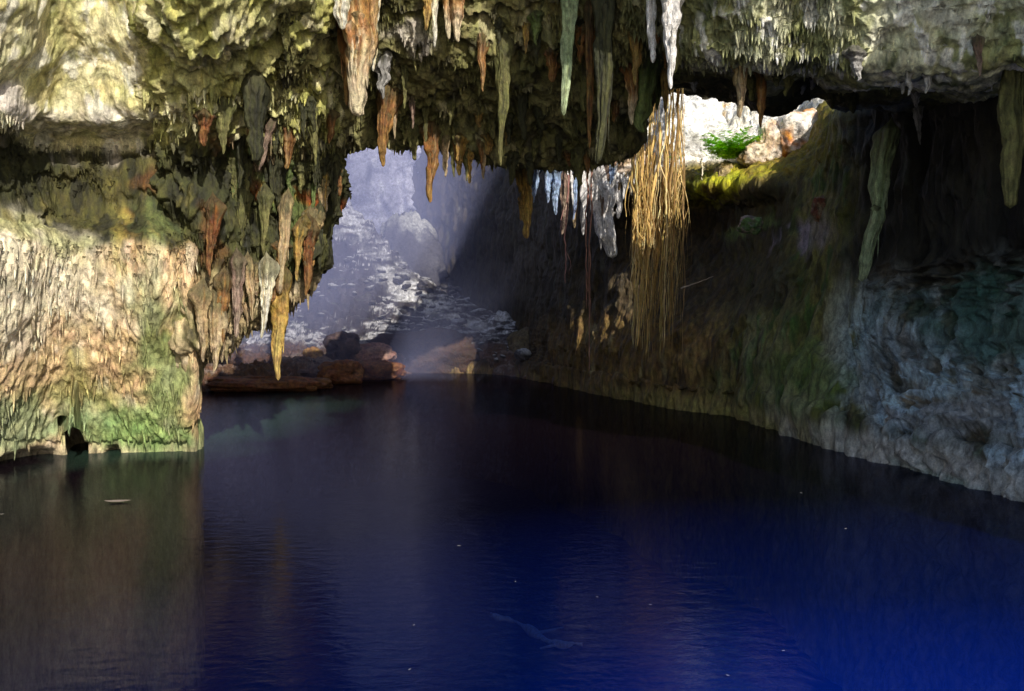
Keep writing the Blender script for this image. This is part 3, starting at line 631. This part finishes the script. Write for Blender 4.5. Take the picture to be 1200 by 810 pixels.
small_row(24, (236, 384), lambda px, r: np.interp(px, [236, 300, 345, 384], [385, 350, 300, 235]) - r.uniform(0, 30), (20, 55), (5, 10), ['tan', 'tan', 'ochre', 'brown', 'olive', 'mauve'],
          'small tan or brown stalactite among many fringing the mossy curtain', 'small stalactites fringing the mossy curtain', seed=5)
small_row(30, (245, 400), lambda px, r: r.uniform(120, 235), (20, 60), (4, 9), ['dark', 'olive', 'dark', 'olive', 'brown', 'green'],
          'thin dark dripstone spike among many on the mossy curtain face', 'dark spikes on the mossy curtain face', seed=6)
small_row(14, (800, 1180), lambda px, r: r.uniform(86, 112), (10, 30), (4, 9), ['dark', 'olive', 'grey'],
          'small dark stalactite among several on the right ceiling lip', 'small stalactites on the right ceiling lip', seed=7)
small_row(30, (655, 742), lambda px, r: r.uniform(188, 198), (18, 78), (3, 7), ['white', 'white', 'tan', 'mauve', 'blue'],
          'thin pale stalactite among many hanging below the sunlit ledge', 'thin pale stalactites below the sunlit ledge', Yf=lambda px, r: 28.4 + r.uniform(-.3, .5), seed=8)

# tiny drip points all over the ceiling and the curtain: nobody could count them
def fringe(name, srcs):
    V, F, K, off = [], [], [], 0
    for (o, q, col, nrm), n, ln, rad, cond in srcs:
        qf, cf, nf = q.reshape(-1, 3), col.reshape(-1, 3), nrm.reshape(-1, 3)
        d = qf - [0, 0, CAMZ]; px = 600 + FOC * d[:, 0] / d[:, 1]; py = 375 - FOC * d[:, 2] / d[:, 1]
        ok = np.where((px > -60) & (px < 1260) & (py > -60) & cond(px, py, qf, nf))[0]
        if len(ok) == 0: continue
        clus = fbm(qf[ok] * [1, 1, .6], 1.1, 3, 700); pr = np.clip(.25 + clus, .02, 1); pr *= (qf[ok][:, 1] / 15) ** -2; pr /= pr.sum()
        ix = ok[RS.choice(len(ok), n, p=pr)]
        b = qf[ix]; L_ = RS.uniform(*ln, n) * RS.uniform(.5, 1.3, n); R_ = RS.uniform(*rad, n)
        t = np.array([-.35, 0, .4, .8, 1.0]); rp = np.array([1.5, 1, .75, .35, .03]); ns = 6
        a = np.linspace(0, 2 * np.pi, ns, endpoint=False)
        jit = RS.uniform(.75, 1.25, (n, 5, ns))
        v = np.empty((n, 5, ns, 3)); rr = R_[:, None, None] * rp[None, :, None] * jit
        v[..., 0] = b[:, 0, None, None] + rr * np.cos(a) + (RS.normal(0, .12, n) * L_)[:, None, None] * t[None, :, None]
        v[..., 1] = b[:, 1, None, None] + rr * np.sin(a)
        v[..., 2] = b[:, 2, None, None] - L_[:, None, None] * t[None, :, None]
        i = np.arange(5 * ns).reshape(5, ns); j = np.roll(i, -1, 1); f1 = np.stack([i[:-1], j[:-1], j[1:], i[1:]], -1).reshape(-1, 4)
        F.append((f1[None] + (np.arange(n) * 5 * ns)[:, None, None]).reshape(-1, 4) + off); off += n * 5 * ns
        c = cf[ix] * RS.uniform(.6, 1.4, (n, 1)); c = np.broadcast_to(c[:, None, None], (n, 5, ns, 3)).copy(); c *= np.linspace(.8, 1.3, 5)[None, :, None, None]
        V.append(v.reshape(-1, 3)); K.append(c.reshape(-1, 3))
    o = link_mesh(name, np.concatenate(V), np.concatenate(F), M_STAL, np.concatenate(K)); tag(o, kind='stuff'); return o
fr_c = fringe('drip_points', [(S_CEIL, 5500, (.04, .18), (.012, .045), lambda px, py, q, n: (n[:, 2] < .15) & (px < 1000) & ~((px > 748) & (py > 88))),
                              (S_CEIL, 250, (.03, .09), (.012, .035), lambda px, py, q, n: (n[:, 2] < .1) & (px >= 940)),
                              (S_CURT, 2600, (.05, .22), (.015, .05), lambda px, py, q, n: (n[:, 2] < .0) & (py > 110)),
                              (S_LEFT, 1500, (.04, .16), (.015, .04), lambda px, py, q, n: (n[:, 2] < .2) & (q[:, 2] > 4.2) & (q[:, 2] < 6.6)),
                              (S_LEFT, 700, (.08, .3), (.015, .04), lambda px, py, q, n: (n[:, 2] < -.05) & (q[:, 2] < 4.6) & (q[:, 2] > .3))])
tag(fr_c, 'countless tiny drip points roughening the ceiling and the mossy wall', 'dripstone')

# ---- rocks
def _rot(seed):
    q_, _ = np.linalg.qr(np.random.RandomState(int(seed) + 3).normal(size=(3, 3))); return q_
def rock_geo(r, seed, c1, c2, res=40, rough=.28, fac=.12, top=None, taper=0):
    a, b = np.meshgrid(np.linspace(0, 2 * np.pi, res * 2 + 1), np.linspace(.02, np.pi - .02, res))
    p = np.stack([np.sin(b) * np.cos(a), np.sin(b) * np.sin(a), np.cos(b)], -1)
    box = p / (np.abs(p).max(-1, keepdims=True)) ; cut = np.minimum(1, (.86 + .25 * fbm(np.round(p * 1.5) + seed, 1.3, 2, 9)) / np.maximum(np.abs(p @ _rot(seed)).max(-1), .3))[..., None]; p = (p * .7 + box * .22) * cut
    d = rough * fbm(p + seed, 1.1, 4, 1) + fac * fbm(p + seed, 2.6, 3, 2, ridged=True) + .05 * fbm(p + seed, 8, 3, 3)
    q = p * (1 + d)[..., None] * np.asarray(r)
    if taper: q[..., :2] *= (1 - taper * np.clip((q[..., 2:] / r[2] + 1) / 2, 0, 1.1))
    q[:, -1] = q[:, 0]
    k = mix(c1, c2, sm(fbm(p + seed, 1.6, 4, 4), -.2, .25)) * (1 - .5 * sm(-d, -.05, .15))[..., None]
    if top is not None: k = mix(k, top, sm(np.cos(b) + .5 * fbm(p + seed, 2, 3, 6), .35, .8))
    return q.reshape(-1, 3), grid_faces(*a.shape), k.reshape(-1, 3)
def rock(name, label, px, py_base, w, h, Y=None, c1=(.2, .1, .06), c2=(.3, .17, .1), seed=0, rz=0, sink=.25, depth=.8, cat='boulder', group=None, top=None, rough=.42, taper=0):
    y = yw(py_base) if Y is None else Y
    R = w * y / FOC / 2; H = h * y / FOC / 2
    v, f, k = rock_geo((R / .93, R * depth, H / .93), seed, c1, c2, top=top, rough=rough, taper=taper)
    o = link_mesh(name, v, f, M_ROCK_SLAB, k); base = P(px, py_base, y)
    o.location = base + np.array([0, 0, H * (1 - sink)]); o.rotation_euler = (0, 0, rz)
    tag(o, label, cat, group); return o
BR = (.17, .075, .04); BR2 = (.27, .13, .075); MV = (.30, .2, .18)
rock('boulder', 'long low red brown slab at the waterline behind the green pillar', 306, 458, 130, 20, c1=BR, c2=BR2, seed=1, depth=.35)
rock('boulder', 'flat mauve slab lying on the brown slab behind the curtain stalactites', 284, 440, 70, 24, c1=MV, c2=(.42, .31, .3), seed=2, depth=.5)
rock('boulder', 'dark angular boulder, highest of the shoreline heap', 402, 421, 40, 34, 42., c1=(.06, .04, .035), c2=(.12, .08, .07), seed=3)
rock('boulder', 'rounded red brown boulder at the middle of the shoreline heap', 398, 449, 50, 30, c1=BR, c2=BR2, seed=4)
rock('boulder', 'pinkish slanted slab at the right end of the shoreline heap', 432, 428, 60, 30, 42.2, c1=(.28, .16, .12), c2=(.38, .24, .2), seed=5, depth=.5)
rock('boulder', 'wide red brown boulder low at the right of the heap', 440, 444, 70, 24, c1=BR, c2=BR2, seed=6, depth=.6)
rock('boulder', 'small orange brown rock left of the dark angular boulder', 367, 428, 26, 24, 41.5, c1=(.33, .18, .08), c2=(.4, .25, .12), seed=7)
rock('boulder', 'dark flat rock between the mauve slab and the boulder heap', 345, 446, 48, 16, c1=(.1, .06, .05), c2=(.16, .1, .08), seed=8, depth=.5)
rock('boulder', 'small red brown rock standing in the water before the heap', 372, 455, 34, 14, c1=BR, c2=BR2, seed=9)
rock('boulder', 'big brown rounded outcrop at the foot of the bright ridge', 500, 438, 130, 62, 46.0, c1=(.045, .025, .015), c2=(.075, .045, .028), seed=10, sink=.35, depth=.5, rough=.5)
rock('boulder', 'pointed ledgy crag rising behind the bright ridge in the mist', 478, 345, 120, 96, 53.5, c1=(.07, .065, .07), c2=(.12, .115, .12), seed=13, sink=.1, depth=.6, top=(.45, .45, .42), rough=.7, taper=.6)
rock('boulder', 'rough block against the rear wall where the rubble ends', 620, 425, 50, 46, 43.6, c1=(.13, .1, .06), c2=(.2, .16, .1), seed=12, depth=.5)
# loose stones on the rubble slope
protos = [rock_geo((1, 1, .6), 30 + i, (.05, .045, .045), (.12, .11, .11), res=11, rough=.6, fac=.25, top=(.55, .55, .55)) for i in range(6)]
pm = []
for i, (v, f, k) in enumerate(protos):
    o = link_mesh('loose_stone', v, f, M_ROCK_SLAB, k, smooth=False); pm.append(o.data); bpy.data.objects.remove(o)
rr = random.Random(5); cnt = 0
while cnt < 210:
    px = rr.uniform(345, 625); py = rr.uniform(300, 425)
    if rr.random() > (.25 if px < 470 else 1) : continue
    d = Vector(P(px, py, 10.)) - CAM; h = BV_RUB.ray_cast(CAM, d.normalized(), 90)
    if h[0] is None or h[1].normalized().z < .2 and rr.random() < .8: continue
    o = bpy.data.objects.new('loose_stone', rr.choice(pm)); C.objects.link(o); s = rr.uniform(.10, .3) * (2.0 if rr.random() < .12 else 1)
    o.location = h[0] + Vector((0, 0, s * .2)); o.scale = (s, s * rr.uniform(.6, 1.1), s * rr.uniform(.6, 1)); o.rotation_euler = (rr.uniform(-.3, .3), rr.uniform(-.3, .3), rr.uniform(0, 6))
    tag(o, 'pale broken limestone block lying on the rubble slope of the rear chamber', 'stone', 'loose blocks on the rubble slope'); cnt += 1

# ---- the sunlit ledge in the sinkhole
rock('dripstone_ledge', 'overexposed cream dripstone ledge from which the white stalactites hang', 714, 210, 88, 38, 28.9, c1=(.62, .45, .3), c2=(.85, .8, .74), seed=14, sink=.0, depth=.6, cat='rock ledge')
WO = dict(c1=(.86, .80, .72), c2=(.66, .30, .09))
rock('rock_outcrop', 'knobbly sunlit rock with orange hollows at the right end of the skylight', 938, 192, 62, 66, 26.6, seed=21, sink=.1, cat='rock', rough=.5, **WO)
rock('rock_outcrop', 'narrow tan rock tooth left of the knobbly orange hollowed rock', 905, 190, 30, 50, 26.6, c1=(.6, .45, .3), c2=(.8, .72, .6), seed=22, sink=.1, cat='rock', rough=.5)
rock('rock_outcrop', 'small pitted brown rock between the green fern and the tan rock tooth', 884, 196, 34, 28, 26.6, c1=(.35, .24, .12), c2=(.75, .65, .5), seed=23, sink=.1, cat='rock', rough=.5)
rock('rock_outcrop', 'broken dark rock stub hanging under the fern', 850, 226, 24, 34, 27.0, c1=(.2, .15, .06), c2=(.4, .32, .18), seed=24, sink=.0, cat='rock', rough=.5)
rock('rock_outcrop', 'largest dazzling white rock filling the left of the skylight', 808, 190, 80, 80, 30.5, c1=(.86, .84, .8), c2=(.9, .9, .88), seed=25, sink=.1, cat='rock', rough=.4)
rock('rock_outcrop', 'green and mauve knob of rock jutting below the sunlit ledge', 880, 272, 26, 20, 24.6, c1=(.12, .2, .08), c2=(.35, .28, .28), seed=26, sink=.2, cat='rock', rough=.5)
rock('rock_outcrop', 'rust topped knob on the wall below the right end of the ledge', 963, 258, 22, 30, 21.6, c1=(.25, .1, .07), c2=(.32, .25, .18), seed=27, sink=.2, cat='rock', rough=.5)

def tube(path, rads, ns=6, seed=0):
    path = np.asarray(path, float); n = len(path)
    tg = np.gradient(path, axis=0); tg /= np.linalg.norm(tg, axis=1)[:, None] + 1e-9
    ref = np.array([.3, 1, .2]); s = np.cross(tg, ref); s /= np.linalg.norm(s, axis=1)[:, None] + 1e-9; u = np.cross(tg, s)
    a = np.linspace(0, 2 * np.pi, ns, endpoint=False)
    r = np.asarray(rads)[:, None, None]
    v = path[:, None] + r * (np.cos(a)[None, :, None] * s[:, None] + np.sin(a)[None, :, None] * u[:, None])
    i = np.arange(n * ns).reshape(n, ns); j = np.roll(i, -1, 1)
    return v.reshape(-1, 3), np.stack([i[:-1], j[:-1], j[1:], i[1:]], -1).reshape(-1, 4)
def root_mesh(name, px0, py0, px1, py1, Y, r0, col, parent=None, wob=4, seed=0, side=2, n=46):
    rr = np.random.RandomState(seed); t = np.linspace(0, 1, n)
    fx = fbm(np.stack([t * 3 + seed * 3.1, t * 0, t * 0], -1), 1, 3, 1); fy = fbm(np.stack([t * 3 + seed * 3.1, t * 0 + 5, t * 0], -1), 1, 3, 2)
    px = px0 + (px1 - px0) * t + wob * fx * 1.6 * np.sin(np.pi * np.clip(t + .1, 0, 1)); py = py0 + (py1 - py0) * t
    path = P(px, py, Y + .35 * fy - (4.6 * np.clip(1 - t / .10, 0, 1) ** 1.5 if py0 < 110 else 0)); path[:, 0] += .05 * fbm(np.stack([t * 11 + seed, t * 0 + 2, t * 0], -1), 1, 2, 7)
    rad = r0 * (1 - .55 * t) * (1 + .3 * fbm(np.stack([t * 14 + seed, t * 0, t * 0], -1), 1, 2, 3)); rad[-1] *= .3
    V, F = tube(path, rad); V = [V]; F = [F]; off = len(V[0]); L_ = np.linalg.norm(path[-1] - path[0])
    for _ in range(side):
        k = rr.randint(4, n - 12); m_ = rr.randint(8, 18); s = np.linspace(0, 1, m_); dx = rr.uniform(-.3, .3)
        ln = L_ * m_ / n * rr.uniform(.8, 1.4)
        q = path[k] + np.stack([dx * np.sin(s * 2.2), rr.uniform(-.1, .1) * s, -ln * s], -1)
        q[:, 0] += .05 * fbm(np.stack([s * 4 + k, s * 0, s * 0], -1), 1, 2, 5)
        v, f = tube(q, rad[k] * .5 * (1 - .7 * s), 5); V.append(v); F.append(f + off); off += len(v)
    V = np.concatenate(V); F = np.concatenate(F)
    base = path[0] if parent is None else np.array(parent.location)
    c = mix(col, np.array(col) * 1.4 + .03, sm(fbm(V, 3, 2, 6), -.2, .3))
    o = link_mesh(name, V - base, F, M_WOOD, c, parent)
    if parent is None: o.location = base
    return o
rootT = empty('hanging_roots', P(782, 110, 25.8))
tag(rootT, 'dense tangled bundle of tree roots hanging from the skylight almost to the water', 'roots')
rr = random.Random(9)
cols = [(.62, .44, .19), (.50, .34, .14), (.74, .58, .32), (.24, .15, .06), (.40, .30, .12)]
for i in range(72):
    if i < 18: x0 = rr.uniform(743, 752); y0 = rr.uniform(148, 175); x1 = rr.uniform(740, 764)
    elif i < 22: x0 = rr.uniform(752, 760); y0 = 165; x1 = rr.uniform(755, 770)
    else: x0 = rr.uniform(762, 801); y0 = rr.uniform(88, 108) if rr.random() < .6 else rr.uniform(140, 185); x1 = 770 + (x0 - 781) * .9 + rr.uniform(-16, 16)
    x1 = min(max(x1, 741), 802); y1 = rr.uniform(345, 425) if rr.random() < .88 else rr.uniform(240, 330)
    root_mesh('root', x0, y0, x1, y1, 25.8 + rr.uniform(-.35, .45), rr.choice([.008, .011, .015, .024, .045]) * (1.5 if rr.random() < .15 else 1), cols[i % 5], rootT, wob=rr.uniform(4, 17), seed=i, side=rr.choice([2, 3, 5]))
tag(root_mesh('hanging_root', 694, 188, 690, 436, 24.9, .032, (.22, .12, .09), wob=3, seed=301, side=3), 'single long dark root trailing almost to the wall foot left of the bundle', 'root')
tag(root_mesh('hanging_root', 688, 200, 687, 362, 24.9, .026, (.30, .16, .12), wob=2, seed=302, side=2), 'shorter reddish root hanging close beside the long dark one', 'root')
tag(root_mesh('hanging_root', 666, 205, 662, 332, 24.9, .032, (.28, .15, .13), wob=3, seed=303, side=2), 'reddish root below the mauve brown stalactite', 'root')
tag(root_mesh('hanging_root', 823, 186, 822, 212, 26.2, .03, (.6, .55, .4), wob=3, seed=304, side=1), 'short pale root hanging over the lip of the sunlit ledge', 'root')
tag(root_mesh('hanging_root', 802, 180, 799, 440, 25.8, .02, (.30, .2, .1), wob=3, seed=305, side=0), 'thin root hanging alone along the right side of the bundle', 'root')
tag(root_mesh('dead_twig', 798, 338, 836, 324, 25.5, .022, (.42, .34, .28), wob=2, seed=306, side=0, n=30), 'bare grey twig sticking out sideways from the root bundle', 'twig')

# ---- green plants in the skylight
def frond(parent, base, azm, ln, arch, seed, col):
    rr = np.random.RandomState(seed); n = 15; t = np.linspace(0, 1, n)
    dirx, diry = math.cos(azm), math.sin(azm)
    sp = base + np.stack([dirx * ln * t, diry * ln * t, ln * (arch * t - .9 * t ** 2)], -1)
    V, F = tube(sp, .006 * (1 - t * .8), 4); V = [V]; F = [F]; off = len(V[0])
    sidev = np.array([-diry, dirx, 0])
    for k in range(1, n):
        wl_ = ln * .33 * math.sin(math.pi * min(1, .15 + t[k] * .85)) * rr.uniform(.7, 1.2)
        for s in (-1, 1):
            d = sidev * s + np.array([dirx, diry, 0]) * .5 + np.array([0, 0, rr.uniform(-.35, .25)]); d /= np.linalg.norm(d)
            u = np.cross(d, [0, 0, 1.]); u /= np.linalg.norm(u); hw = .022 * ln / .5
            V.append(np.array([sp[k] - u * hw * .4, sp[k] + d * wl_ * .5 - u * hw, sp[k] + d * wl_, sp[k] + d * wl_ * .5 + u * hw])); F.append(np.array([[0, 1, 2, 3]]) + off); off += 4
    V = np.concatenate(V); c = np.asarray(col) * (1 + .5 * fbm(V * 5, 1, 2, 3))[:, None]
    return link_mesh('frond', V - np.array(parent.location), np.concatenate(F), M_LEAF, c, parent, smooth=False)
def fern(px, py, Y, n, ln, label, seed):
    b = P(px, py, Y); t = empty('fern', b); tag(t, label, 'fern'); rr = random.Random(seed)
    for i in range(n):
        frond(t, b + np.array([rr.uniform(-.25, .25), rr.uniform(-.15, .15), 0]), rr.uniform(0, 6.28), ln * rr.uniform(.6, 1.2), rr.uniform(.9, 1.9), seed * 50 + i, rr.choice([(.42, .80, .07), (.55, .88, .12), (.28, .60, .05)]))
fern(855, 186, 26.9, 90, .95, 'bright lime green fern growing on the rim of the skylight', 1)
fern(836, 186, 26.6, 12, .3, 'tiny fern in the white glare left of the lime green fern', 2)
fern(790, 186, 27.0, 8, .25, 'tiny fern at the foot of the dazzling white rock beside the roots', 3)

# ---- in and on the water
def PW(px, py, z): return PZ(px, py, z)
pts = [(578, 722), (600, 727), (622, 738), (642, 752), (664, 756), (684, 757)]
path = crm(np.array([PW(a, b, -.35) for a, b in pts]), 40)
V, F = tube(path, .034 - .02 * np.linspace(-1, 1, 40) ** 2 + .012 * np.sin(np.linspace(0, 19, 40)), 10)
V = V + .05 * np.stack([fbm(V * 6, 1, 3, 1), fbm(V * 6, 1, 3, 2), fbm(V * 6, 1, 3, 3)], -1)
t = empty('sunken_branch', path[0]); tag(t, 'pale blurred branch sunk just under the dark blue water near the bottom', 'branch')
link_mesh('limb', V - path[0], F, M_WOOD, np.full((len(V), 3), (.7, .78, .75)), t)
for k, (dx, dy) in enumerate(((-.25, .18), (.3, .12), (-.2, -.15))):
    b = path[8 + k * 10]; s = np.linspace(0, 1, 10)[:, None]
    v, f = tube(b + s * np.array([dx, dy, .02]), .022 * (1 - .7 * s[:, 0]), 6); link_mesh('twig', v - path[0], f, M_WOOD, np.full((len(v), 3), (.65, .72, .7)), t)
def leaf_float(px, py, s, col, label, rz, group=None):
    b = PW(px, py, .012); a = np.linspace(0, 2 * np.pi, 16, endpoint=False); rads = np.array([0.02, .5, 1.])
    r = rads[:, None] * (s * (1 - .35 * np.abs(np.sin(a)) ** .7))[None]
    v = np.stack([r * np.cos(a), r * np.sin(a) * .55, .004 + .10 * (r / s) ** 2 * s + 0 * r], -1)
    i = np.arange(48).reshape(3, 16); j = np.roll(i, -1, 1)
    o = link_mesh('floating_leaf', v.reshape(-1, 3), np.stack([i[:-1], j[:-1], j[1:], i[1:]], -1).reshape(-1, 4), M_LEAF, np.full((48, 3), col)); o.location = b; o.rotation_euler = (0, 0, rz)
    tag(o, label, 'leaf', group)
leaf_float(138, 588, .22, (.26, .22, .2), 'largest pale leaf floating on the brown water below the left wall', .1)
leaf_float(1, 603, .05, (.3, .28, .25), 'tiny pale leaf at the left edge of the water', .4)
for i, (a, b) in enumerate([(762, 709), (485, 733), (853, 792), (991, 620), (939, 578), (918, 763), (604, 682), (538, 640), (480, 785), (700, 700)]):
    leaf_float(a, b, .018 if b > 650 else .03, (.35, .35, .36), 'tiny pale leaf fleck drifting on the dark blue water', i * 1.3, 'tiny flecks drifting on the open water')


# ------------------------------------------------------------------ light and camera
AZ, EL = math.radians(24), math.radians(30)          # sun behind the camera, to its right
sd = Vector((math.sin(AZ) * math.cos(EL), -math.cos(AZ) * math.cos(EL), math.sin(EL)))
l = bpy.data.lights.new('sun', 'SUN'); l.energy = 5; l.angle = math.radians(.5); l.color = (1, .93, .82)
lo = bpy.data.objects.new('sun', l); C.objects.link(lo); lo.rotation_euler = sd.to_track_quat('Z', 'Y').to_euler()
w = bpy.data.worlds.new('World'); bpy.context.scene.world = w; w.use_nodes = True
nt = w.node_tree; bg = nt.nodes['Background']; sky = nt.nodes.new('ShaderNodeTexSky'); sky.sky_type = 'NISHITA'; sky.sun_disc = False
sky.sun_elevation = EL; sky.sun_rotation = math.atan2(sd.x, sd.y)
nt.links.new(sky.outputs[0], bg.inputs[0]); bg.inputs[1].default_value = .13
cam = bpy.data.cameras.new('camera'); cam.lens = 28; cam.sensor_width = 36; cam.clip_end = 1000; cam.clip_start = .05
co = bpy.data.objects.new('camera', cam); C.objects.link(co); co.location = (0, 0, CAMZ); co.rotation_euler = (math.radians(90) - TH, 0, 0)
sc = bpy.context.scene; sc.camera = co
sc.view_settings.view_transform = 'Standard'; sc.view_settings.look = 'None'; sc.view_settings.exposure = 0
sc.cycles.max_bounces = 8; sc.cycles.transparent_max_bounces = 12; sc.cycles.volume_step_rate = 2
